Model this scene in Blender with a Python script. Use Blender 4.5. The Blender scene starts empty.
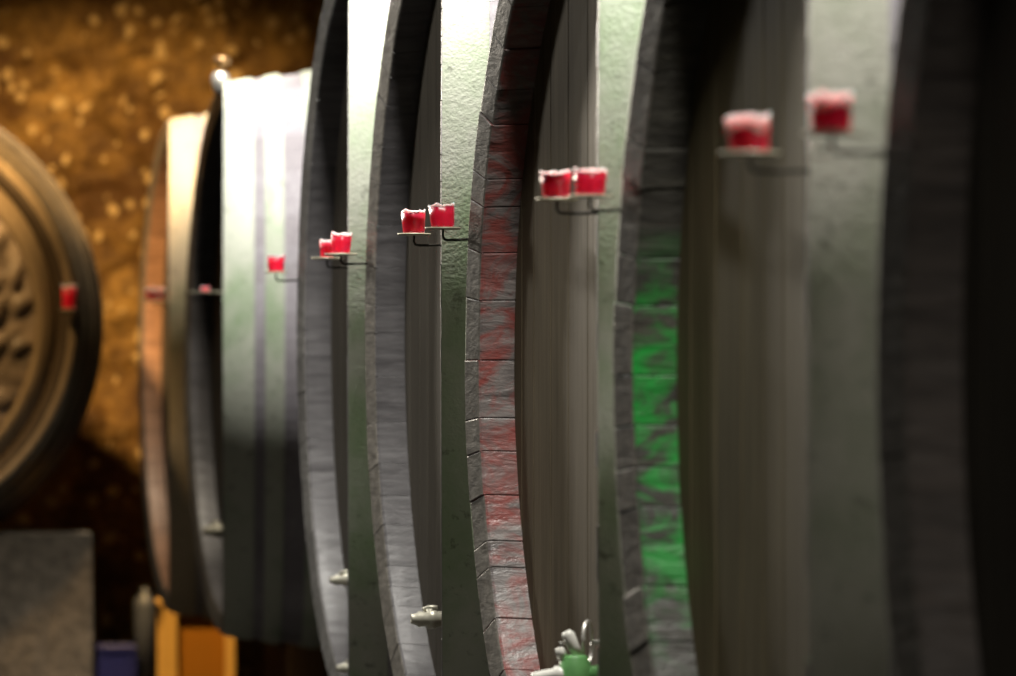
import bpy, bmesh, math, random, mathutils
from mathutils import Vector, Matrix
random.seed(7)
S = bpy.context.scene
COL = S.collection
PI = math.pi

# ------------------------------------------------------------------ camera
F = 5700.0                       # focal length in pixels (200 mm on 36 mm)
W, H = 1016, 676
CAM = Vector((0, 0, 1.55))
yaw = math.atan((508 + 229) / F)
pit = math.atan((412 - 338) / F)
fwd = Vector((math.sin(yaw) * math.cos(pit), math.cos(yaw) * math.cos(pit), math.sin(pit)))
right = Vector((math.cos(yaw), -math.sin(yaw), 0))
up = right.cross(fwd)

def ray(px, py):
    return fwd * F + right * (px - 508) - up * (py - 338)

def at(px, py, Y):
    d = ray(px, py)
    return CAM + d * (Y / d.y)

cd = bpy.data.cameras.new('camera')
cam = bpy.data.objects.new('camera', cd)
COL.objects.link(cam)
cam.location = CAM
cam.rotation_euler = fwd.to_track_quat('-Z', 'Y').to_euler()
cd.sensor_width = 36
cd.lens = F * 36 / W
cd.clip_end = 200
cd.clip_start = 0.05
S.camera = cam
FOCUS_Y = 14.9
cd.dof.use_dof = True
cd.dof.focus_distance = FOCUS_Y * 1.005
cd.dof.aperture_fstop = 3.7

S.view_settings.view_transform = 'Standard'
S.view_settings.look = 'None'
S.view_settings.gamma = 1
S.view_settings.use_curve_mapping = False
S.view_settings.exposure = 0.0

# ------------------------------------------------------------------ materials
class NT:
    def __init__(s, name):
        s.m = bpy.data.materials.new(name)
        s.m.use_nodes = True
        s.t = s.m.node_tree
        s.t.nodes.clear()
        s.out = s.n('ShaderNodeOutputMaterial')
        s.b = s.n('ShaderNodeBsdfPrincipled')
        s.l(s.b.outputs[0], s.out.inputs[0])
        s.tc = s.n('ShaderNodeTexCoord')
    def n(s, t, **k):
        o = s.t.nodes.new(t)
        for a, v in k.items():
            setattr(o, a, v)
        return o
    def l(s, a, b):
        s.t.links.new(a, b)
    def mapping(s, sc=(1, 1, 1), src='Object'):
        m = s.n('ShaderNodeMapping')
        m.inputs['Scale'].default_value = sc
        s.l(s.tc.outputs[src], m.inputs[0])
        return m.outputs[0]
    def noise(s, sc, det=4, rough=.55, vec=None, dist=0):
        o = s.n('ShaderNodeTexNoise')
        o.inputs['Scale'].default_value = sc
        o.inputs['Detail'].default_value = det
        o.inputs['Roughness'].default_value = rough
        o.inputs['Distortion'].default_value = dist
        s.l(vec if vec is not None else s.tc.outputs['Object'], o.inputs['Vector'])
        return o.outputs['Fac']
    def ramp(s, fac, stops):
        o = s.n('ShaderNodeValToRGB')
        e = o.color_ramp.elements
        while len(e) < len(stops):
            e.new(.5)
        for el, (p, c) in zip(e, stops):
            el.position = p
            if not isinstance(c, (tuple, list)):
                c = (c, c, c)
            el.color = (*c[:3], 1)
        s.l(fac, o.inputs[0])
        return o.outputs[0]
    def mix(s, fac, a, b, mode='MIX'):
        o = s.n('ShaderNodeMix', data_type='RGBA', blend_type=mode)
        for i, v in ((0, fac), (6, a), (7, b)):
            if isinstance(v, (int, float)):
                o.inputs[i].default_value = v
            elif isinstance(v, (tuple, list)):
                o.inputs[i].default_value = (*v[:3], 1)
            else:
                s.l(v, o.inputs[i])
        return o.outputs[2]
    def attr(s, name):
        o = s.n('ShaderNodeAttribute', attribute_name=name)
        return o.outputs['Fac']
    def bump(s, h, strength=.5, dist=.01, prev=None):
        o = s.n('ShaderNodeBump')
        o.inputs['Strength'].default_value = strength
        o.inputs['Distance'].default_value = dist
        s.l(h, o.inputs['Height'])
        if prev is not None:
            s.l(prev, o.inputs['Normal'])
        return o.outputs[0]
    def fin(s, col, rough=.6, nrm=None, metal=0, spec=.5, coat=0):
        for v, k in ((col, 'Base Color'), (rough, 'Roughness'), (metal, 'Metallic'), (spec, 'Specular IOR Level'), (coat, 'Coat Weight')):
            i = s.b.inputs[k]
            if isinstance(v, (int, float)):
                i.default_value = v
            elif isinstance(v, (tuple, list)):
                i.default_value = (*v[:3], 1)
            else:
                s.l(v, i)
        if nrm is not None:
            s.l(nrm, s.b.inputs['Normal'])
        return s.m

def mat_chime(name, dark, light, paint=None, amount=(.45, .6), rough=.45, bumpy=.6, spec=.5, band=None):
    t = NT(name)
    v = t.mapping((3, 26, 26))
    g = t.noise(1.6, 6, .65, v)
    g2 = t.noise(14, 5, .6, t.mapping((.7, 1, 2.0)), .4)
    base = t.mix(t.ramp(g, [(.3, 0), (.7, 1)]), dark, light)
    tone = t.attr('tone')
    base = t.mix(t.ramp(tone, [(0, .35), (1, 0)]), base, (dark[0] * .4, dark[1] * .4, dark[2] * .4))
    if paint:
        pn = t.noise(5.0, 6, .7, t.mapping((1, 1, 1.6)), 1.0)
        f = t.ramp(pn, [(amount[0], 0), (amount[1], 1)])
        if band:       # the painted stretch of the rim, in heights on the cask
            sx = t.n('ShaderNodeSeparateXYZ')
            t.l(t.tc.outputs['Object'], sx.inputs[0])
            mr = t.n('ShaderNodeMapRange')
            mr.inputs['From Min'].default_value, mr.inputs['From Max'].default_value = band[0], band[-1]
            t.l(sx.outputs['Z'], mr.inputs['Value'])
            w = band[-1] - band[0]
            f = t.mix(1.0, f, t.ramp(mr.outputs[0], [(0, 0), ((band[1] - band[0]) / w, 1), ((band[2] - band[0]) / w, 1), (1, 0)]), 'MULTIPLY')
        base = t.mix(f, base, paint)
    b = t.bump(g2, bumpy, .012)
    b = t.bump(g, bumpy * .7, .004, b)
    b = t.bump(t.noise(160, 3), .25, .001, b)
    rr = t.ramp(g2, [(.3, rough - .12), (.7, rough + .15)])
    return t.fin(base, rr, b, spec=spec)

def mat_planks(name, dark, light, rough=.65):
    t = NT(name)
    g = t.noise(2.2, 7, .62, t.mapping((30, 30, 1.0)))
    g2 = t.noise(1.3, 4, .5, t.mapping((1, 3, 1)))
    c = t.mix(t.ramp(g, [(.3, 0), (.72, 1)]), dark, light)
    c = t.mix(t.ramp(g2, [(.35, .45), (.65, 0)]), c, (dark[0] * .5, dark[1] * .5, dark[2] * .5))
    c = t.mix(t.ramp(t.attr('tone'), [(0, .4), (1, 0)]), c, (dark[0] * .6, dark[1] * .55, dark[2] * .5))
    b = t.bump(g, .35, .003)
    return t.fin(c, rough, b, spec=.15)

def mat_hoop(name, pale, green, amt=(.42, .68), bump_s=.5, dirt=(.05, .05, .03)):
    t = NT(name)
    n = t.noise(3.2, 6, .6, t.mapping((1, 1, .8)))
    c = t.mix(t.ramp(n, [(amt[0], 0), (amt[1], 1)]), pale, green)
    n2 = t.noise(22, 6, .7)
    c = t.mix(t.ramp(n2, [(.28, .7), (.42, 0)]), c, dirt)
    b = t.bump(t.noise(95, 3, .5), bump_s, .004)
    b = t.bump(t.noise(30, 4, .6), bump_s * .5, .005, b)
    return t.fin(c, .5, b, spec=.35)

def mat_plain(name, col, rough=.5, metal=0, bump=None, spec=.5, var=0.0, coat=0):
    t = NT(name)
    c = col
    if var:
        n = t.noise(18, 5, .6)
        c = t.mix(t.ramp(n, [(.3, 0), (.7, 1)]), tuple(x * (1 - var) for x in col), tuple(min(1, x * (1 + var)) for x in col))
    b = None
    if bump:
        b = t.bump(t.noise(bump[0], 4, .6), bump[1], bump[2])
    return t.fin(c, rough, b, metal, spec, coat)

# ------------------------------------------------------------------ mesh helpers
def link(name, bm, mats, parent=None, smooth=False, bevel=None, loc=None):
    me = bpy.data.meshes.new(name)
    bmesh.ops.recalc_face_normals(bm, faces=bm.faces)
    if smooth:
        for f in bm.faces:
            f.smooth = True
    bm.to_mesh(me)
    bm.free()
    o = bpy.data.objects.new(name, me)
    for m in (mats if isinstance(mats, (list, tuple)) else [mats]):
        me.materials.append(m)
    COL.objects.link(o)
    if parent:
        o.parent = parent
    if loc is not None:
        o.location = loc
    if bevel:
        b = o.modifiers.new('bevel', 'BEVEL')
        b.width, b.segments = bevel
        b.limit_method = 'ANGLE'
        b.angle_limit = math.radians(38)
        b.harden_normals = False
    return o

def tag(o, label, cat, group=None):
    o['label'] = label
    o['category'] = cat
    if group:
        o['group'] = group
    return o

def thing(name, label, cat, loc, group=None):
    o = bpy.data.objects.new(name, None)
    o.empty_display_size = .1
    COL.objects.link(o)
    o.location = loc
    return tag(o, label, cat, group)

def add_box(bm, lo, hi, mat=0, jitter=0):
    vs = [bm.verts.new((x + random.uniform(-jitter, jitter), y + random.uniform(-jitter, jitter), z + random.uniform(-jitter, jitter)))
          for x in (lo[0], hi[0]) for y in (lo[1], hi[1]) for z in (lo[2], hi[2])]
    for q in ((0, 1, 3, 2), (4, 6, 7, 5), (0, 4, 5, 1), (2, 3, 7, 6), (0, 2, 6, 4), (1, 5, 7, 3)):
        f = bm.faces.new([vs[i] for i in q])
        f.material_index = mat

def add_lathe(bm, prof, M=None, seg=24, wob=None, mat=0, ring=False):
    """prof: (r, h) pairs about local Z; closed by caps where r > 0 at the ends"""
    M = M or Matrix()
    rings = []
    for i, (r, h) in enumerate(prof):
        if r < 1e-6:
            rings.append([bm.verts.new(M @ Vector((0, 0, h)))])
        else:
            rings.append([])
            for k in range(seg):
                a = 2 * PI * k / seg
                rr, hh = (r, h) if not wob else wob(i, a, r, h)
                rings[-1].append(bm.verts.new(M @ Vector((rr * math.cos(a), rr * math.sin(a), hh))))
    for A, B in list(zip(rings, rings[1:])) + ([(rings[-1], rings[0])] if ring else []):
        for k in range(seg):
            k2 = (k + 1) % seg
            if len(A) == 1 and len(B) == 1:
                continue
            if len(A) == 1:
                f = bm.faces.new((A[0], B[k], B[k2]))
            elif len(B) == 1:
                f = bm.faces.new((A[k], B[0], A[k2]))
            else:
                f = bm.faces.new((A[k], B[k], B[k2], A[k2]))
            f.material_index = mat
            f.smooth = True
    for R in (rings[0], rings[-1]):
        if len(R) > 2 and not ring:
            bm.faces.new(R).material_index = mat

def add_tube(bm, pts, r, seg=8):
    pts = [Vector(p) for p in pts]
    rings = []
    for i, p in enumerate(pts):
        d = (pts[min(i + 1, len(pts) - 1)] - pts[max(i - 1, 0)]).normalized()
        q = d.to_track_quat('Z', 'Y')
        rr = r[i] if isinstance(r, (list, tuple)) else r
        rings.append([bm.verts.new(p + q @ Vector((rr * math.cos(2 * PI * k / seg), rr * math.sin(2 * PI * k / seg), 0))) for k in range(seg)])
    for A, B in zip(rings, rings[1:]):
        for k in range(seg):
            bm.faces.new((A[k], B[k], B[(k + 1) % seg], A[(k + 1) % seg])).smooth = True
    bm.faces.new(rings[0]); bm.faces.new(rings[-1])

AXX = Matrix.Rotation(-PI / 2, 4, 'Y')      # local Z -> world -X (out of the cask head)

# ------------------------------------------------------------------ casks of the row
LEN = 2.3
REC = 0.105         # how deep the head sits inside the stave ends
D = 1.9             # distance of the heads from the camera's line
PW = 1.12

class Cask:
    """axis along +X (into the row); far side is +Y.  The head is hollowed like on old oval casks: stave ends
    at the two sides stand further out than at top and bottom."""
    def __init__(s, Y, ry, rz, k, cz):
        s.Y, s.ry, s.rz, s.k, s.cz = Y, ry, rz, k, cz
    def b(s, a):
        u = min(1, max(0, a / LEN))
        return 1 + .085 * (4 * u * (1 - u)) ** .9
    def p(s, y):
        return s.k * (min(1.15, abs(y) / s.ry)) ** PW
    def P(s, phi, a, off):
        bb = s.b(a)
        y = (s.ry * bb - off) * math.cos(phi)
        z = (s.rz * bb - off) * math.sin(phi)
        yr = (s.ry - off) * math.cos(phi)
        x = a - s.p(yr) * max(0, 1 - a / LEN)
        return Vector((x, y, z))

def make_cask(c, label, m_end, m_in, m_out, m_head, m_hoop, hoops, nst=66, jit=.004, gap=.0012, soft=.35, group='casks of the long row'):
    root = thing('wine_cask', label, 'cask', (D, c.Y, c.cz), group)
    rnd = random.Random(int(c.Y * 100))
    # ---- staves
    n = 360
    per = [0]
    for i in range(n):
        a0, a1 = 2 * PI * i / n, 2 * PI * (i + 1) / n
        per.append(per[-1] + math.hypot(c.ry * (math.cos(a1) - math.cos(a0)), c.rz * (math.sin(a1) - math.sin(a0))))
    def ang(L_):
        L_ = L_ % per[-1] if L_ < per[-1] else per[-1]
        for i in range(n):
            if per[i + 1] >= L_:
                return 2 * PI * (i + (L_ - per[i]) / (per[i + 1] - per[i])) / n
        return 2 * PI
    ws = [rnd.uniform(.62, 1.38) for _ in range(nst)]
    tot = sum(ws)
    acc = [0]
    for w in ws:
        acc.append(acc[-1] + w / tot * per[-1])
    bm = bmesh.new()
    tl = bm.faces.layers.float.new('tone')
    bw = bm.edges.layers.float.new('bevel_weight_edge')
    outer = [0, .13, .5, LEN * .5, LEN - .5, LEN - .13, LEN]
    inner = [(LEN, .055), (LEN - REC, .085), (LEN * .5, .08), (REC + .04, .1), (REC * .5, .092), (.012, .086)]
    for j in range(nst):
        f0, f1 = ang(acc[j] + gap), ang(acc[j + 1] - gap)
        tone = rnd.random()
        dx = rnd.uniform(-jit, jit)
        dr = rnd.uniform(-jit * .7, jit * .7)
        prof = [(a + (dx if a == 0 else 0), 0.0, 2) for a in outer]
        prof += [(a + (dx if a < .02 else 0), o + dr, 1) for a, o in inner]
        nphi = 3
        rows = []
        for i in range(nphi):
            ph = f0 + (f1 - f0) * i / (nphi - 1)
            rows.append([bm.verts.new(c.P(ph, a, o)) for a, o, _ in prof])
        m = len(prof)
        for A, B in zip(rows, rows[1:]):
            for q in range(m):
                q2 = (q + 1) % m
                f = bm.faces.new((A[q], A[q2], B[q2], B[q]))
                f[tl] = tone
                if q < len(outer) - 1:
                    f.material_index = 2
                elif q == m - 1 or q == len(outer) - 1:
                    f.material_index = 0
                else:
                    f.material_index = 1
        for A in (rows[0], rows[-1]):
            f = bm.faces.new(A)
            f[tl] = tone
            f.material_index = 1
            for e in f.edges:
                e[bw] = soft
        for A, B in zip(rows, rows[1:]):
            for q in (0, m - 1):
                bm.edges.get((A[q], B[q]))[bw] = 1.0
    st = link('staves', bm, [m_end, m_in, m_out], root, bevel=(.0075, 2))
    st.modifiers['bevel'].limit_method = 'WEIGHT'
    # ---- heads (front and back): vertical planks
    for side in (0, 1):
        bm = bmesh.new()
        tl = bm.faces.layers.float.new('tone')
        bb = c.b(REC)
        ryi, rzi = c.ry * bb - .07, c.rz * bb - .07
        y = -ryi
        first = True
        while y < ryi - .001:
            w = rnd.uniform(.1, .17)
            y1 = min(y + w, ryi)
            if ryi - y1 < .06:
                y1 = ryi
            tone = rnd.random()
            ns = 6
            F_, B_ = [], []
            for i in range(ns + 1):
                yy = y + .0014 + (y1 - y - .0028) * i / ns
                zz = rzi * math.sqrt(max(1e-5, 1 - (yy / ryi) ** 2))
                if side == 0:
                    xf = REC - c.p(yy)
                    xb = xf + .05
                else:
                    xf, xb = LEN - REC, LEN - REC - .05
                col_f, col_b = [], []
                nz = 8
                for q in range(nz + 1):
                    z = -zz + 2 * zz * q / nz
                    col_f.append(bm.verts.new((xf, yy, z)))
                    col_b.append(bm.verts.new((xb, yy, z)))
                F_.append(col_f); B_.append(col_b)
            fs = []
            for i in range(ns):
                for q in range(nz):
                    fs.append(bm.faces.new((F_[i][q], F_[i + 1][q], F_[i + 1][q + 1], F_[i][q + 1])))
                    fs.append(bm.faces.new((B_[i][q], B_[i][q + 1], B_[i + 1][q + 1], B_[i + 1][q])))
                for q in (0, nz):
                    fs.append(bm.faces.new((F_[i][q], B_[i][q], B_[i + 1][q], F_[i + 1][q])))
            for i in (0, ns):
                for q in range(nz):
                    fs.append(bm.faces.new((F_[i][q], F_[i][q + 1], B_[i][q + 1], B_[i][q])))
            for f in fs:
                f[tl] = tone
            y = y1
        link('head' if side == 0 else 'rear_head', bm, m_head, root, bevel=(.003, 1))
    # ---- hoops
    for (a0, a1) in hoops:
        bm = bmesh.new()
        seg = 144
        th = .003
        rings = []
        am = (a0 + a1) / 2
        for (a, o) in ((a0, .002), (a0, -th), (a0 + .014, -th - .003), (am, -th - .005), (a1 - .01, -th - .004), (a1, -th), (a1, .002)):
            rings.append([bm.verts.new(c.P(2 * PI * k / seg, a, o)) for k in range(seg)])
        for A, B in zip(rings, rings[1:] + rings[:1]):
            for k in range(seg):
                bm.faces.new((A[k], B[k], B[(k + 1) % seg], A[(k + 1) % seg])).smooth = True
        h = link('hoop', bm, m_hoop, root)
        h.modifiers.new('edge', 'EDGE_SPLIT').split_angle = math.radians(50)
    return root

# materials of the row
END = mat_chime('stave_end_grain', (.1, .092, .08), (.24, .22, .19), rough=.5, bumpy=.25)
END_L = mat_chime('stave_end_grain_grey', (.13, .125, .118), (.28, .27, .255), rough=.5, bumpy=.3)
IN_GREY = mat_chime('chime_grey_lacquer', (.055, .052, .055), (.13, .125, .13), rough=.42, bumpy=.22)
IN_RED = mat_chime('chime_red_paint', (.065, .056, .056), (.3, .268, .255), (.21, .055, .048), (.44, .6), rough=.4, bumpy=.55)
IN_GREEN = mat_chime('chime_green_paint', (.03, .028, .025), (.09, .085, .07), (.012, .3, .04), (.45, .62), rough=.45, bumpy=.5, band=(-.62, -.3, .1, .3))
IN_COPPER = mat_chime('chime_copper_brown', (.15, .08, .05), (.44, .25, .16), rough=.42, bumpy=.3)
IN_BROWN = mat_chime('chime_brown', (.07, .06, .055), (.18, .15, .13), rough=.45, bumpy=.3)
OUT = mat_planks('stave_outside_lavender_grey', (.34, .32, .36), (.52, .5, .54))
OUT_DK = OUT
HEAD = mat_planks('head_planks_grey_brown', (.11, .09, .056), (.23, .19, .125))
HEAD_DK = mat_planks('head_planks_dark', (.08, .072, .058), (.15, .136, .112))
HEAD_OL = mat_planks('head_planks_olive', (.12, .1, .056), (.24, .2, .115))
HOOP = mat_hoop('hoop_pale_green_paint', (.5, .525, .445), (.26, .37, .2))
HOOP_W = mat_hoop('hoop_off_white_paint', (.56, .59, .5), (.28, .4, .23), (.5, .75), .3)
HOOP_T = mat_hoop('hoop_cream_paint', (.62, .55, .42), (.4, .42, .28), (.5, .75), .3)
HOOP_G = mat_hoop('hoop_grey_green_paint', (.52, .52, .45), (.26, .3, .2), (.45, .7), .5)

FRONT = [(.004, .126), (.168, .243), (.33, .42)]
BACK = [(LEN - .42, LEN - .33), (LEN - .243, LEN - .168), (LEN - .128, LEN)]

def solve(edge, far, cy, rz):
    d0 = ray(edge, 338); r0 = d0.x / d0.y
    d1 = ray(far, 338); r1 = d1.x / d1.y
    Y = D / r0
    q = (r0 - r1) / (r0 + r1)
    ry = q * Y
    return Cask(Y, ry, rz, D * ry / Y, at(edge, cy, Y).z)

C = {}
C[6] = solve(168, 138, 366, 1.18)
C[5] = solve(222, 184, 359, 1.165)
C[4] = solve(347, 296, 328, 1.27)
C[3] = solve(440, 364, 328, 1.32)
C[2] = solve(596, 464, 356, 1.33)
C[1] = solve(806, 612, 372, 1.36)
Y0 = C[1].Y - 2.72
d_ = ray(874, 338); rf = d_.x / d_.y
C[0] = Cask(Y0, 1.02, 1.36, D - rf * (Y0 + 1.02), C[1].cz)
for i in C:
    print('CASK', i, round(C[i].Y, 2), 'ry', round(C[i].ry, 2), 'k', round(C[i].k, 3), 'cz', round(C[i].cz, 2))

LAB = {
    0: ('nearest wine cask, dark and cut off at the right edge', END, IN_BROWN, OUT_DK, HEAD_DK, HOOP_G),
    1: ('wine cask with green paint patches inside its stave rim', END, IN_GREEN, OUT_DK, HEAD_OL, HOOP_G),
    2: ('wine cask with worn red paint on its rough stave rim and a green tap', END, IN_RED, OUT_DK, HEAD, HOOP),
    3: ('wine cask with smooth grey rim, just beyond the red rimmed cask', END, IN_GREY, OUT_DK, HEAD_DK, HOOP),
    4: ('wine cask with grey rim standing at the near side of the wide gap', END_L, IN_GREY, OUT, HEAD_DK, HOOP),
    5: ('wine cask showing bright off-white hoops over its lavender grey staves', END, IN_GREY, OUT, HEAD_DK, HOOP_W),
    6: ('farthest wine cask of the row, with cream hoops and copper brown rim', END, IN_COPPER, OUT, HEAD_DK, HOOP_T),
}
ROOT = {}
for i in C:
    lab, me_, mi_, mo_, mh_, mp_ = LAB[i]
    ROOT[i] = make_cask(C[i], lab, me_, mi_, mo_, mh_, mp_, FRONT + BACK, nst={2: 64, 1: 60}.get(i, 62), jit={2: .0025, 1: .0025}.get(i, .0008), gap={2: .0009, 1: .0008}.get(i, .0002), soft={2: .3, 1: .3, 3: .1}.get(i, .05))

# ------------------------------------------------------------------ taps on the heads
BRASS = mat_plain('tap_pale_metal', (.62, .6, .5), .35, .35, (60, .3, .002), var=.15)
WHITE = mat_plain('tap_white_paint', (.8, .8, .74), .35, 0, (50, .3, .002))
GREENP = mat_plain('tap_green_paint', (.16, .42, .14), .4, 0, (40, .3, .002), var=.25)
IRON = mat_plain('blackened_iron', (.03, .027, .022), .5, .7, (80, .3, .001))
STEEL = mat_plain('bright_steel', (.82, .81, .77), .38, .7)

def front_x(i, y):
    return REC - C[i].p(y)

def tap(i, py, reach, scale=1.0, y=0.0):
    """spigot in the middle of the lower head, pointing into the aisle"""
    z = at(LABEL_EDGE[i], py, C[i].Y).z - C[i].cz
    L_ = reach + front_x(i, y)
    bm = bmesh.new()
    M = Matrix.Translation((front_x(i, y), y, z)) @ AXX
    s = scale
    add_lathe(bm, [(.034 * s, 0), (.034 * s, .012), (.024 * s, .016), (.022 * s, L_ - .075), (.027 * s, L_ - .07), (.028 * s, L_ - .05), (.02 * s, L_ - .045),
                   (.023 * s, L_ - .022), (.017 * s, L_ - .015), (.013 * s, L_), (.006 * s, L_), (.006 * s, L_ - .02)], M, 20)
    t = link('tap', bm, BRASS, ROOT[i], smooth=False)
    bm = bmesh.new()
    xm = front_x(i, y) - L_ + .055
    add_lathe(bm, [(.012, -.02), (.012, .028 * s), (.008, .03 * s)], Matrix.Translation((xm, y, z)), 12)
    add_tube(bm, [(xm + .02, y - .01, z + .033 * s), (xm - .005, y, z + .034 * s), (xm - .02, y + .004, z + .026 * s)], .006, 8)
    link('tap_lever', bm, BRASS, t)
    return t

LABEL_EDGE = {0: 1160, 1: 806, 2: 596, 3: 440, 4: 347, 5: 222, 6: 168}
tap(3, 619, .083)
tap(4, 580, .058, .8)
tap(5, 531, .08, 1.05)
tap(4, 668, .035, .8)

# green tap with white lever on the red-rimmed cask
c2 = C[2]
p = at(575, 662, c2.Y - .25)
zt = p.z - c2.cz
yt = -.25
xt = front_x(2, yt)
bm = bmesh.new()
tipx = p.x - D
M = Matrix.Translation((tipx, yt, zt - .05))
add_lathe(bm, [(.02, -.06), (.034, -.05), (.036, .0), (.036, .05), (.03, .055), (.03, .062), (.022, .066)], M, 20)
add_tube(bm, [(xt, yt, zt - .03), (tipx + .02, yt, zt - .03)], .022, 14)
tp = link('tap', bm, GREENP, ROOT[2])
tp['label'] = 'green painted tap body'
bm = bmesh.new()
add_tube(bm, [(tipx, yt, zt - .028), (tipx - .03, yt, zt - .03), (tipx - .045, yt, zt - .03), (tipx - .05, yt, zt - .03), (tipx - .09, yt, zt - .036), (tipx - .1, yt, zt - .037)],
         [.022, .022, .022, .016, .015, .011], 12)
sp = link('spout', bm, WHITE, tp)
bm = bmesh.new()
add_tube(bm, [(tipx + .008, yt, zt + .012), (tipx - .004, yt, zt + .035), (tipx - .016, yt, zt + .062), (tipx - .02, yt, zt + .07)], [.014, .014, .016, .01], 10)
lv = link('lever', bm, WHITE, tp)
bm = bmesh.new()
add_tube(bm, [(tipx - .028, yt, zt + .008), (tipx - .034, yt, zt + .03), (tipx - .03, yt, zt + .045)], [.014, .012, .007], 10)
link('wing', bm, WHITE, tp)
# ring pull beside the tap
bm = bmesh.new()
pr = at(586, 643, c2.Y - .1)
yr_ = -.1
zr_ = pr.z - c2.cz
xr_ = pr.x - D + .004
ring = []
for k in range(29):
    a = 2 * PI * k / 28
    ring.append((xr_ + .0155 * math.cos(a), yr_ + .035 * math.cos(a), zr_ + .05 * math.sin(a)))
add_tube(bm, ring, .0045, 8)
add_tube(bm, [(xr_ + .0155, yr_ + .035, zr_), (front_x(2, yr_) + .01, yr_ + .035, zr_)], .006, 8)
link('ring_pull', bm, STEEL, ROOT[2])

# lifting hook on top of the bright hooped cask
bm = bmesh.new()
c5 = C[5]
pt = at(216, 92, c5.Y)
zb = c5.rz - .03
xh = pt.x - D
h_ = at(216, 80, c5.Y).z - c5.cz
add_lathe(bm, [(.0, zb), (.02, zb), (.02, h_ - .06), (.036, h_ - .045), (.042, h_), (.034, h_ + .03), (.012, h_ + .035)], Matrix.Translation((xh + .02, 0, 0)), 20)
hk = link('top_bolt', bm, STEEL, ROOT[5])
bm = bmesh.new()
add_tube(bm, [(xh + .02, 0, h_ + .03), (xh + .025, 0, h_ + .06), (xh + .03, 0, h_ + .07)], .014, 10)
add_lathe(bm, [(.0, h_ + .065), (.035, h_ + .07), (.04, h_ + .085), (.03, h_ + .1), (0, h_ + .102)], Matrix.Translation((xh + .025, 0, 0)), 18)
link('bolt_cap', bm, mat_plain('worn_bronze', (.4, .24, .12), .35, .7, var=.2), hk)

# ------------------------------------------------------------------ candles on wall brackets
def mat_wax():
    t = NT('red_wax')
    n = t.noise(30, 4, .6)
    c = t.mix(t.ramp(n, [(.3, 0), (.7, 1)]), (.85, .01, .045), (.95, .022, .08))
    m = t.fin(c, .32, t.bump(t.noise(45, 3), .25, .003), spec=.5)
    t.b.inputs['Subsurface Weight'].default_value = .8
    t.b.inputs['Subsurface Radius'].default_value = (1, .15, .12)
    t.b.inputs['Subsurface Scale'].default_value = .045
    return m
WAX = mat_wax()
RIMW = mat_plain('worn_and_lit_wax_rim', (.93, .68, .68), .4, 0, (70, .4, .002), var=.1)  # whitened wax edge; light through the rim is put into its pink
_b = next(n for n in RIMW.node_tree.nodes if n.type == 'BSDF_PRINCIPLED')
_b.inputs['Subsurface Weight'].default_value = .9
_b.inputs['Subsurface Radius'].default_value = (1, .5, .5)
_b.inputs['Subsurface Scale'].default_value = .03
PLATE = mat_plain('cream_enamel_plate', (.5, .46, .34), .45, .1, (60, .3, .001), var=.2)
WICK = mat_plain('charred_wick', (.03, .025, .02), .9)

def candle_bracket(base, width, height, rod_to, label_c, label_h, plate_r, tilt=(0, 0), rim=.3, seed=0, drop=.028):
    """base = world point at the middle of the plate's top"""
    rnd = random.Random(seed)
    hld = thing('candle_bracket', label_h, 'candle holder', base, 'iron candle brackets on the casks')
    bm = bmesh.new()
    add_lathe(bm, [(plate_r * .3, -.004), (plate_r * .96, -.0035), (plate_r, -.001), (plate_r * .99, .0015), (plate_r * .9, 0), (0, 0)], None, 28)
    link('plate', bm, PLATE, hld)
    bm = bmesh.new()
    e = Vector(rod_to) - Vector(base)
    add_tube(bm, [(0, 0, -.002), (0, 0, -drop * .7), (.004, 0, -drop * .95), (.012, e.y * .08, -drop), (e.x * .5, e.y * .5, -drop), (e.x, e.y, -drop + .002)], .0034, 8)
    link('iron_rod', bm, IRON, hld)
    # candle
    cn = thing('candle', label_c, 'candle', Vector(base) + Vector((0, 0, .0015)), 'red candles along the casks')
    cn.rotation_euler = (math.radians(tilt[1]), math.radians(tilt[0]), 0)
    r = width / 2
    ph = [rnd.uniform(0, 6.28) for _ in range(4)]
    def wave(a):
        return .035 * math.sin(3 * a + ph[0]) + .03 * math.sin(5 * a + ph[1]) + .02 * math.sin(9 * a + ph[2])
    def wob(i, a, rr, h):
        k = h / height
        return rr * (1 + .012 * math.sin(2 * a + ph[3]) + .008 * math.sin(7 * a)), h + (wave(a) * height if k > .5 else 0)
    bm = bmesh.new()
    hh = height * .93
    add_lathe(bm, [(r * .84, 0), (r * .87, .004), (r * .92, height * .45), (r * .99, hh - .002), (r * .9, hh - .002), (r * .84, hh - height * .12), (r * .4, hh - height * .17), (0, hh - height * .16)], None, 40, wob)
    link('wax_body', bm, WAX, cn)
    bm = bmesh.new()
    # melted lip: follows the wavy edge, hollow inside
    rh = height * rim * .22
    add_lathe(bm, [(r * .985, hh - rh), (r * 1.0, hh), (r * .985, height * .955), (r * .94, height * .965), (r * .88, hh), (r * .84, hh - height * .1)], None, 40,
              lambda i, a, rr, h: (rr * (1 + .012 * math.sin(2 * a + ph[3]) + .008 * math.sin(7 * a)),
                                   h + (wave(a) * height * (1.0 if i else .6) + (rh * .35 * math.sin(4 * a + ph[1]) if i == 0 else 0))))
    link('melted_lip', bm, RIMW, cn)
    bm = bmesh.new()
    add_tube(bm, [(0, 0, hh - height * .1), (.001, 0, hh), (.003, .001, height * 1.0)], .0016, 6)
    link('wick', bm, WICK, cn)
    return hld, cn

def near_rim(i):
    return C[i].Y - C[i].ry
def far_rim(i):
    return C[i].Y + C[i].ry

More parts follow.
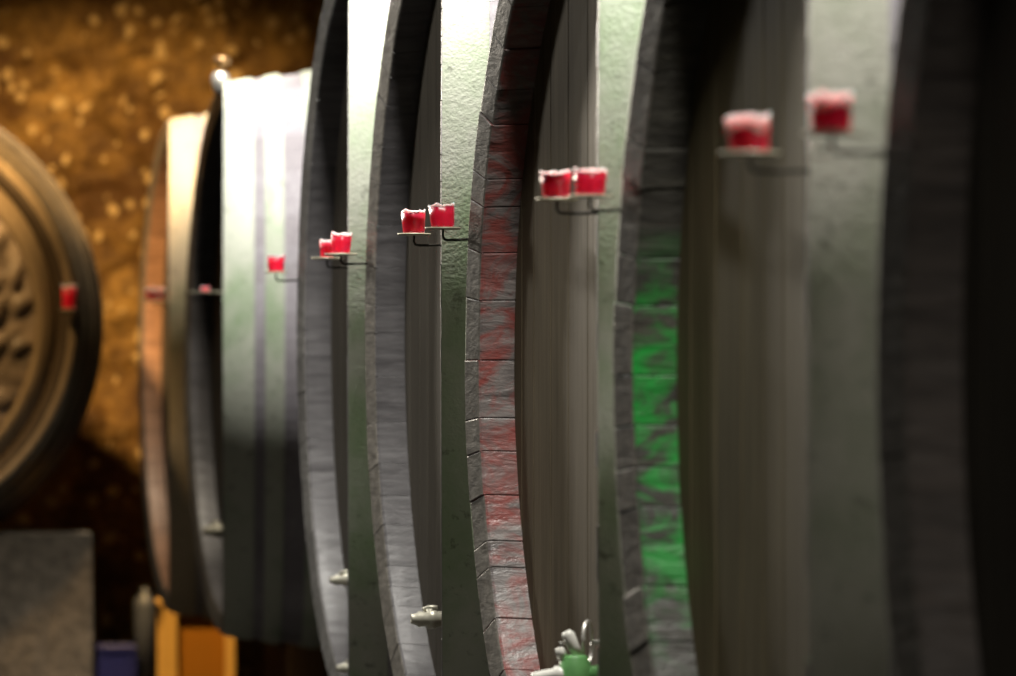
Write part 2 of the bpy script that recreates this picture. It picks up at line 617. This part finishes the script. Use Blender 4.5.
# (plate centre px, plate y px, candle px width, px height, cask, side, words)
CAND = [
    (750, 153, 46, 38, 1, 'n', 'before the olive planks of the green patched cask', (-4, 0), 1.5),
    (832, 133, 45, 40, 0, 'f', 'on the dark nearest cask, highest of all', (-3, 0), 1.5),
    (557, 199, 32, 28, 2, 'n', 'before grey planks right of the red rim, left of two', (-3, 0), .4),
    (590, 196, 34, 27, 1, 'f', 'at the green patched rim, right of two touching', (2, 0), .5),
    (414, 234, 25, 24, 3, 'n', 'before dark planks, lower left of the sharp pair', (-2, 0), .35),
    (443, 228, 27, 24, 2, 'f', 'over the pale hoop just left of the red rim', (-4, 0), .35),
    (327, 258, 15, 18, 4, 'n', 'half hidden, lower left of the small close pair', (0, 0), .4),
    (341, 254, 21, 21, 3, 'f', 'by a narrow pale hoop, right of the small close pair', (2, 0), .4),
    (276, 272, 18, 17, 4, 'f', 'alone before bright off-white hoops', (0, 0), .5),
    (205, 292, 9, 5, 5, 'n', '', (0, 0), .3),
    (155, 300, 20, 12, 6, 'n', '', (0, 0), 2.2),
]
for n_, (px, py, w, h, i, side, words, tilt, rim) in enumerate(CAND):
    Yp = near_rim(i) if side == 'n' else far_rim(i)
    if side == 'f':
        Yp -= .03
    b_ = at(px, py, Yp)
    sc = F / Yp
    sgn = -1 if side == 'n' else 1
    rx = D - C[i].k
    # rod runs into the end of the rim
    yr = (C[i].ry - .03) * sgn
    rod = (D + .005 - C[i].p(yr), C[i].Y + yr, b_.z)
    pr = max(w / sc * .68, .045)
    pr = {205: 17 / sc, 155: 14 / sc, 276: 11.5 / sc, 327: .05, 341: .05}.get(px, pr)
    lc = 'red candle ' + words
    lh = 'iron bracket with its candle ' + words
    if px in (205, 155):
        lc = ('tiny red candle stub left of the bright off-white hoops' if px == 205 else 'low pale pink candle on the farthest cask of the row')
        lh = ('wide flat candle plate left of the bright off-white hoops' if px == 205 else 'candle plate on the farthest cask of the row')
    candle_bracket(b_, w / sc, h / sc, rod, lc, lh, pr, tilt, rim, seed=n_ + 3, drop=.03)

# ------------------------------------------------------------------ carved cask at the end wall
YC = 26.0
sC = F / YC
cc = at(-134, 322, YC)
R_ = 210 / sC
OAK = mat_planks('carved_cask_oak', (.22, .165, .1), (.42, .33, .21), .5)
OAKD = mat_planks('carved_cask_dark_oak', (.06, .045, .03), (.12, .09, .06), .5)
def mat_carve():
    t = NT('carved_oak_relief')
    n = t.noise(7, 5, .6, None, .6)
    c = t.mix(t.ramp(n, [(.35, 0), (.65, 1)]), (.11, .085, .06), (.26, .2, .14))
    return t.fin(c, .5, t.bump(t.noise(60, 4), .3, .004), spec=.4)
CARVE = mat_carve()
carved = thing('carved_cask', 'large round cask with carved relief head facing the camera at far left', 'cask', cc)
def ringed(bm, prof, seg=96):
    M = Matrix.Rotation(PI / 2, 4, 'X')        # local Z -> -Y, towards the camera
    add_lathe(bm, prof, M, seg, ring=True)
bm = bmesh.new()
ringed(bm, [(R_ * .8, -.5), (R_ * .84, -1.88), (R_ * .98, -1.9), (R_ * 1.13, -1.2), (R_ * 1.16, -.9), (R_ * 1.12, -.5), (R_ * 1.0, .0), (R_ * .985, .012), (R_ * .93, .01), (R_ * .92, 0), (R_ * .89, -.12), (R_ * .89, -.3)])
link('staves', bm, OAKD, carved)
bm = bmesh.new()
ringed(bm, [(R_ * .93, .0), (R_ * .97, .016), (R_ * 1.0, .012), (R_ * 1.003, -.01), (R_ * .985, -.02)])
link('stave_rim', bm, OAK, carved)
for (h0, h1) in ((-.09, -.02), (-.26, -.15), (-.45, -.35), (-.75, -.65)):
    bm = bmesh.new()
    def rr(h):
        return R_ * (1.0 + .16 * (1 - ((h + .9) / .9) ** 2))
    ringed(bm, [(rr(h0) - .005, h0), (rr(h0) + .012, h0), (rr((h0 + h1) / 2) + .014, (h0 + h1) / 2), (rr(h1) + .012, h1), (rr(h1) - .005, h1)])
    link('hoop', bm, mat_plain('dull_hoop_iron', (.16, .13, .09), .42, .3, (40, .3, .003), var=.25), carved)
bm = bmesh.new()
ringed(bm, [(R_ * .8, -.09), (R_ * .81, -.04), (R_ * .83, -.032), (R_ * .85, -.05), (R_ * .9, -.06), (R_ * .9, -.12)])
link('frame_moulding', bm, OAK, carved)
# carved relief: scrolling foliage modelled as raised leaf lobes over a domed panel
bm = bmesh.new()
nr, na = 46, 200
rows = []
leaf = random.Random(5)
lobes = []
for ring_r, cnt in ((.2, 6), (.36, 11), (.5, 16), (.62, 21), (.74, 26)):
    for q in range(cnt):
        a = 2 * PI * q / cnt + leaf.uniform(-.08, .08) + ring_r * 3
        lobes.append((ring_r * math.cos(a), ring_r * math.sin(a), a + leaf.uniform(.4, 1.4), leaf.uniform(.055, .085), leaf.uniform(.03, .045)))
for i in range(nr + 1):
    r = .82 * i / nr
    row = []
    for k in range(na):
        a = 2 * PI * k / na
        x, z = r * math.cos(a), r * math.sin(a)
        hgt = 0
        for (lx, lz, la, l1, l2) in lobes:
            dx, dz = x - lx, z - lz
            if abs(dx) > .12 or abs(dz) > .12:
                continue
            u = (dx * math.cos(la) + dz * math.sin(la)) / l1
            v = (-dx * math.sin(la) + dz * math.cos(la) + .25 * u * u * l2) / l2
            e = u * u + v * v
            if e < 1:
                hgt = max(hgt, .034 * math.sqrt(1 - e) - .012 * max(0, 1 - abs(v) * 5))
        row.append(bm.verts.new((x * R_, .075 - hgt - .012 * mathutils.noise.noise(Vector((x * 14, z * 14, 2))), z * R_)))
    rows.append(row)
for A, B in zip(rows[1:], rows[2:]):
    for k in range(na):
        bm.faces.new((A[k], A[(k + 1) % na], B[(k + 1) % na], B[k])).smooth = True
bm.faces.new(rows[1])
for v in rows[0]:
    bm.verts.remove(v)
link('carved_head', bm, CARVE, carved)

# candle on the carved cask's rim
b_ = at(69, 309, YC - .08)
rb = (cc.x + R_ * .96 * math.cos(math.asin(min(.9, (b_.z - .03 - cc.z) / R_))), YC - .005, b_.z)
candle_bracket(b_, 15 / sC, 24 / sC, rb, 'tall red candle on the rim of the carved cask at far left', 'iron candle bracket on the rim of the carved cask', .042, (0, 0), .3, 77)

# ------------------------------------------------------------------ stands and odds and ends at the back
STONE = mat_plain('grey_plinth_stone', (.13, .105, .075), .85, 0, (14, .6, .03), var=.35)
WOODB = mat_planks('bearer_timber', (.07, .05, .035), (.14, .1, .07), .7)

def stone_plinth(px0, px1, py0, Y, depth, label):
    a, b = at(px0, py0, Y), at(px1, py0, Y)
    rnd = random.Random(3)
    bm = bmesh.new()
    n = 22
    rc = R_ * 1.185
    rows = []
    for y in (0, depth * .33, depth * .66, depth):
        row = []
        for q in range(n + 1):
            x = a.x + (b.x - a.x) * q / n
            top = a.z
            if abs(x - cc.x) < rc:
                top = min(top, cc.z - math.sqrt(rc * rc - (x - cc.x) ** 2) - .01)
            row.append((bm.verts.new((x, Y + y, 0)), bm.verts.new((x + rnd.uniform(-.01, .01), Y + y + rnd.uniform(-.008, .008), top * .55)),
                        bm.verts.new((x + rnd.uniform(-.008, .008), Y + y + rnd.uniform(-.008, .008), top - rnd.uniform(0, .012)))))
        rows.append(row)
    for A, B in zip(rows, rows[1:]):
        for q in range(n):
            bm.faces.new((A[q][2], A[q + 1][2], B[q + 1][2], B[q][2]))
            bm.faces.new((A[q][0], B[q][0], B[q + 1][0], A[q + 1][0]))
        for e in (0, n):
            for h in (0, 1):
                bm.faces.new((A[e][h], B[e][h], B[e][h + 1], A[e][h + 1]))
    for R in (rows[0], rows[-1]):
        for q in range(n):
            for h in (0, 1):
                bm.faces.new((R[q][h], R[q + 1][h], R[q + 1][h + 1], R[q][h + 1]))
    return tag(link('stone_plinth', bm, STONE, None, bevel=(.012, 2)), label, 'plinth')

stone_plinth(-230, 92, 532, YC + .3, .6, 'grey stone plinth under the carved cask at lower left')

# timber cradles under the row casks
def cradle(i, label):
    c = C[i]
    t = thing('cask_cradle', label, 'cradle', (D, c.Y, 0), 'timber cradles under the row of casks')
    for a in (.62, LEN - .45):
        bb = c.b(a)
        bm = bmesh.new()
        n = 16
        hw = c.ry * .62
        lo, hi = [], []
        for q in range(n + 1):
            y = -hw + 2 * hw * q / n
            ztop = c.cz - (c.rz * bb + .02) * math.sqrt(1 - (y / (c.ry * bb + .02)) ** 2)
            for x in (a - .09, a + .09):
                lo.append(bm.verts.new((x, y, 0)))
                hi.append(bm.verts.new((x, y, max(.02, ztop))))
        for q in range(n):
            s = 2 * q
            bm.faces.new((hi[s], hi[s + 1], hi[s + 3], hi[s + 2]))
            bm.faces.new((lo[s], lo[s + 2], lo[s + 3], lo[s + 1]))
            bm.faces.new((lo[s], hi[s], hi[s + 2], lo[s + 2]))
            bm.faces.new((lo[s + 1], lo[s + 3], hi[s + 3], hi[s + 1]))
        bm.faces.new((lo[0], lo[1], hi[1], hi[0]))
        e = 2 * n
        bm.faces.new((lo[e], hi[e], hi[e + 1], lo[e + 1]))
        link('saddle', bm, WOODB, t, bevel=(.008, 1))
CRL = {0: 'dark timber cradle under the nearest cask', 1: 'dark timber cradle under the green patched cask', 2: 'dark timber cradle under the red rimmed cask',
       3: 'dark timber cradle under the smooth grey rimmed cask', 4: 'dark timber cradle under the cask at the wide gap',
       5: 'dark timber cradle under the bright hooped cask', 6: 'dark timber cradle under the farthest cask of the row'}
for i in (5, 6, 4):
    cradle(i, CRL[i])
for i in (0, 1, 2, 3):
    cradle(i, CRL[i])

# yellow wooden trestle beyond the far casks
YT = C[6].Y + 2.2
YEL = mat_planks('yellow_painted_wood', (.72, .45, .12), (.82, .52, .16), .45)
ORG = mat_planks('orange_brown_panel', (.36, .15, .014), (.42, .18, .02), .5)
t0 = at(162, 604, YT)
tr = thing('wooden_cabinet', 'yellow wooden cabinet with orange panel beneath the far casks', 'cabinet', (t0.x, YT, 0))
x1 = at(177, 600, YT).x - t0.x
x2 = at(225, 600, YT).x - t0.x
x3 = at(235, 600, YT).x - t0.x
ztp = at(158, 607, YT).z
for (a, b) in ((0, x1), (x2, x3)):
    bm = bmesh.new()
    add_box(bm, (a, -.04, 0), (b, .06, ztp))
    link('post', bm, YEL, tr, bevel=(.006, 2))
bm = bmesh.new()
add_box(bm, (x1, 0, .05), (x2, .03, ztp - .02))
link('panel', bm, ORG, tr, bevel=(.004, 1))
bm = bmesh.new()
add_box(bm, (-.01, -.04, ztp), (x3 + .01, .4, ztp + .03))
link('top_board', bm, YEL, tr, bevel=(.006, 2))
for a in (.0, x3 - .05):
    bm = bmesh.new()
    add_box(bm, (a, .33, 0), (a + .05, .38, ztp))
    link('post', bm, YEL, tr, bevel=(.006, 2))

# grey canister and blue crate at the back
g0 = at(145, 660, YT + .5)
bm = bmesh.new()
rg = 11 / (F / (YT + .5))
zt_ = at(145, 594, YT + .5).z
add_lathe(bm, [(rg, 0), (rg, zt_ - .06), (rg * .9, zt_ - .02), (rg * .4, zt_ - .01), (rg * .4, zt_ + .03), (rg * .3, zt_ + .035)], None, 32)
o = link('gas_cylinder', bm, mat_plain('grey_blue_enamel', (.06, .068, .085), .5, .1, (30, .2, .003), var=.1), None, loc=(g0.x, YT + .5, 0))
tag(o, 'slim blue grey canister left of the yellow cabinet', 'canister')
b0, b1 = at(101, 646, YT + .2), at(134, 646, YT + .2)
hb = b0.z
t = thing('plastic_crate', 'dark blue plastic crate on the floor right of the stone plinth', 'crate', ((b0.x + b1.x) / 2, YT + .2, 0))
wb = (b1.x - b0.x) / 2
BLUE = mat_plain('blue_plastic', (.012, .016, .11), .4, 0, (30, .1, .002))
bm = bmesh.new()
add_box(bm, (-wb, 0, 0), (wb, .3, .02))
for q in range(6):
    z0 = .03 + q * (hb - .05) / 6
    z1 = z0 + (hb - .05) / 6 * .72
    add_box(bm, (-wb, 0, z0), (wb, .012, z1)); add_box(bm, (-wb, .288, z0), (wb, .3, z1))
    add_box(bm, (-wb, .012, z0), (-wb + .012, .288, z1)); add_box(bm, (wb - .012, .012, z0), (wb, .288, z1))
for sx in (-1, 1):
    for yy in (0, .28):
        add_box(bm, (sx * wb - .012, yy - .004, 0), (sx * wb + .012, yy + .024, hb - .02))
link('crate_body', bm, BLUE, t)
bm = bmesh.new()
add_box(bm, (-wb - .014, -.01, hb - .03), (wb + .014, .016, hb)); add_box(bm, (-wb - .014, .284, hb - .03), (wb + .014, .31, hb))
add_box(bm, (-wb - .014, .016, hb - .03), (-wb + .014, .284, hb)); add_box(bm, (wb - .014, .016, hb - .03), (wb + .014, .284, hb))
link('crate_rim', bm, BLUE, t, bevel=(.004, 1))

# ------------------------------------------------------------------ the cellar
YB = 31.0
XL, XR = -4.5, D + LEN + .7
HW = 3.4      # springing of the vault
def mat_rock():
    t = NT('ochre_rubble_wall')
    v = t.n('ShaderNodeTexVoronoi')
    v.inputs['Scale'].default_value = 7.5
    t.l(t.mapping((1, 1, 1)), v.inputs['Vector'])
    n = t.noise(1.7, 6, .65)
    n2 = t.noise(9, 6, .7)
    c = t.mix(t.ramp(n, [(.38, 0), (.62, 1)]), (.09, .042, .01), (.4, .24, .065))
    c = t.mix(t.ramp(n2, [(.35, .8), (.6, 0)]), c, (.07, .035, .01))
    c = t.mix(t.ramp(t.attr('pale'), [(.2, 0), (.8, .75)]), c, (.72, .52, .24))  # pale spots put the highlights of wet stone into the wall colour
    b = t.bump(n2, .6, .04)
    return t.fin(c, .7, b, spec=.3)
ROCK = mat_rock()
PLASTER = mat_plain('dark_vault_plaster', (.16, .13, .09), .9, 0, (8, .5, .03), var=.3)
FLOORM = mat_plain('cellar_floor_stone', (.03, .027, .022), .75, 0, (10, .5, .02), var=.35)

def struct(o):
    o['kind'] = 'structure'
    return o

# back wall: rough rubble, modelled relief
import mathutils
bm = bmesh.new()
pl = bm.verts.layers.float.new('pale')
nx, nz = 520, 320
x0w, x1w, z0w, z1w = XL, XR, .0, 5.9
rows = []
for iz in range(nz + 1):
    row = []
    for ix in range(nx + 1):
        x = x0w + (x1w - x0w) * ix / nx
        z = z0w + (z1w - z0w) * iz / nz
        q = Vector((x * 12, z * 11, 1.7)) + Vector((.5, 0, .3)) * mathutils.noise.noise(Vector((x * 6, z * 6, 0)))
        d, pts = mathutils.noise.voronoi(q)
        dens = mathutils.noise.fractal(Vector((x * 1.1 + 2, z * 1.6, 9)), 1, 2, 3)
        pick = abs(mathutils.noise.cell(pts[0] * 7.7 + Vector((3, 1, 2)))) + .5 * dens
        stone = max(0, 1 - (d[0] / (.2 + .38 * abs(mathutils.noise.cell(pts[0] * 5.3)))) ** 2) if pick > .5 else 0
        rough_ = mathutils.noise.fractal(Vector((x * 2.2, z * 2.6, 4)), .9, 2, 6)
        relief = .03 * stone + .12 * rough_
        v = bm.verts.new((x, YB - relief, z))
        v[pl] = min(1, stone * 1.6)  # raised pebbles turn pale to stand for glints
        row.append(v)
    rows.append(row)
for A, B in zip(rows, rows[1:]):
    for k in range(nx):
        bm.faces.new((A[k], B[k], B[k + 1], A[k + 1])).smooth = True
struct(link('wall_back', bm, ROCK))
# flanking rear wall pieces, side walls, floor, vault
def slab(name, lo, hi, m):
    bm = bmesh.new()
    add_box(bm, lo, hi)
    return struct(link(name, bm, m))
slab('floor', (XL - .3, -4, -.2), (XR + .3, YB + .6, 0), FLOORM)
slab('wall_rear', (XL - .3, YB + .12, 0), (XR + .3, YB + .5, 6.5), PLASTER)
slab('wall_left', (XL - .3, -4, 0), (XL, YB + .2, HW), PLASTER)
slab('wall_right', (XR, -4, 0), (XR + .3, YB + .2, HW), PLASTER)
slab('wall_front', (XL - .3, -4.3, 0), (XR + .3, -4, 6.5), PLASTER)
bm = bmesh.new()
n = 24
xc, hwid = (XL + XR) / 2, (XR - XL) / 2
pr_ = []
for k in range(n + 1):
    a = PI * k / n
    pr_.append((xc - (hwid + .15) * math.cos(a), HW + 2.4 * math.sin(a)))
A = [[bm.verts.new((x, y, z + t_)) for (x, z) in pr_] for y, t_ in ((-4, 0), (YB + .3, 0), (YB + .3, .25), (-4, .25))]
for q in range(4):
    P_, Q_ = A[q], A[(q + 1) % 4]
    for k in range(n):
        bm.faces.new((P_[k], P_[k + 1], Q_[k + 1], Q_[k]))
struct(link('ceiling', bm, PLASTER))

# ------------------------------------------------------------------ lamps and added fill lights
def lamp(name, loc, power, col, size=.3, target=None, kind='AREA', angle=None):
    ld = bpy.data.lights.new(name, kind)
    ld.energy = power
    ld.color = col
    if kind == 'AREA':
        ld.shape = 'DISK'
        ld.size = size
    else:
        ld.shadow_soft_size = size
    if kind == 'SPOT':
        ld.spot_size = math.radians(angle or 60)
        ld.spot_blend = .6
    o = bpy.data.objects.new(name, ld)
    COL.objects.link(o)
    o.location = loc
    d = (Vector(target) if target else Vector(loc) - Vector((0, 0, 1))) - Vector(loc)
    o.rotation_euler = d.to_track_quat('-Z', 'Y').to_euler()
    return o

NEU = (1, .96, .88)
WARM = (1, .62, .25)
for k, pw, cl in ((6, 560, (1, .83, .6)), (4, 1250, NEU), (3, 1050, NEU), (2, 950, NEU), (1, 850, NEU), (0, 170, NEU)):
    lamp('overhead_light', (D - .1, C[k].Y - .87, 5.0), pw, cl, .12, (D - .1, C[k].Y - {1: .45, 6: -.2}.get(k, .2), 0), 'SPOT', 68 if k == 1 else 62)
lamp('overhead_light', (D + .1, C[5].Y - 2.1, 5.0), 820, NEU, .12, (D - .1, C[5].Y - .8, 1.2), 'SPOT', 66)
lamp('overhead_light', (D - .12, C[5].Y - .5, 5.0), 520, (1, .88, .7), .12, (D - .12, C[5].Y + .7, .8), 'SPOT', 34)  # extra light added to brighten this cask's lower stave rim
for k, dy, pw in ((3, 10.0, 1100), (2, 10.0, 2000), (1, 9.6, 1700)):
    lamp('aisle_spotlight', (-1.4, C[k].Y + dy, 3.9), pw, (1, .9, .75), .3, (D, C[k].Y, 1.65), 'SPOT', 15)
lamp('aisle_lamp', (-2.4, C[3].Y + 1.5, 4.2), 100, NEU, .9, (D, C[2].Y, 1.6))
# warm lamp for the end wall, then added fill lights
lamp('warm_end_light', (-.4, 21, 5.3), 6800, WARM, .15, (1.9, YB, 1.75), 'SPOT', 23)
lamp('warm_end_light', (-.5, 23.9, 5.0), 700, WARM, .2, (.35, 26.1, 2.1), 'SPOT', 36)  # added light, brings out the carved head and the tan rim
lamp('cabinet_fill_light', (1.2, 28.2, 4.9), 2500, WARM, .1, (2.1, YT, .4), 'SPOT', 17)  # added fill, brightens the posts and panel of the cabinet

# very dim cellar ambience
w = bpy.data.worlds.new('world')
S.world = w
w.use_nodes = True
w.node_tree.nodes['Background'].inputs[0].default_value = (.05, .05, .045, 1)
w.node_tree.nodes['Background'].inputs[1].default_value = .0
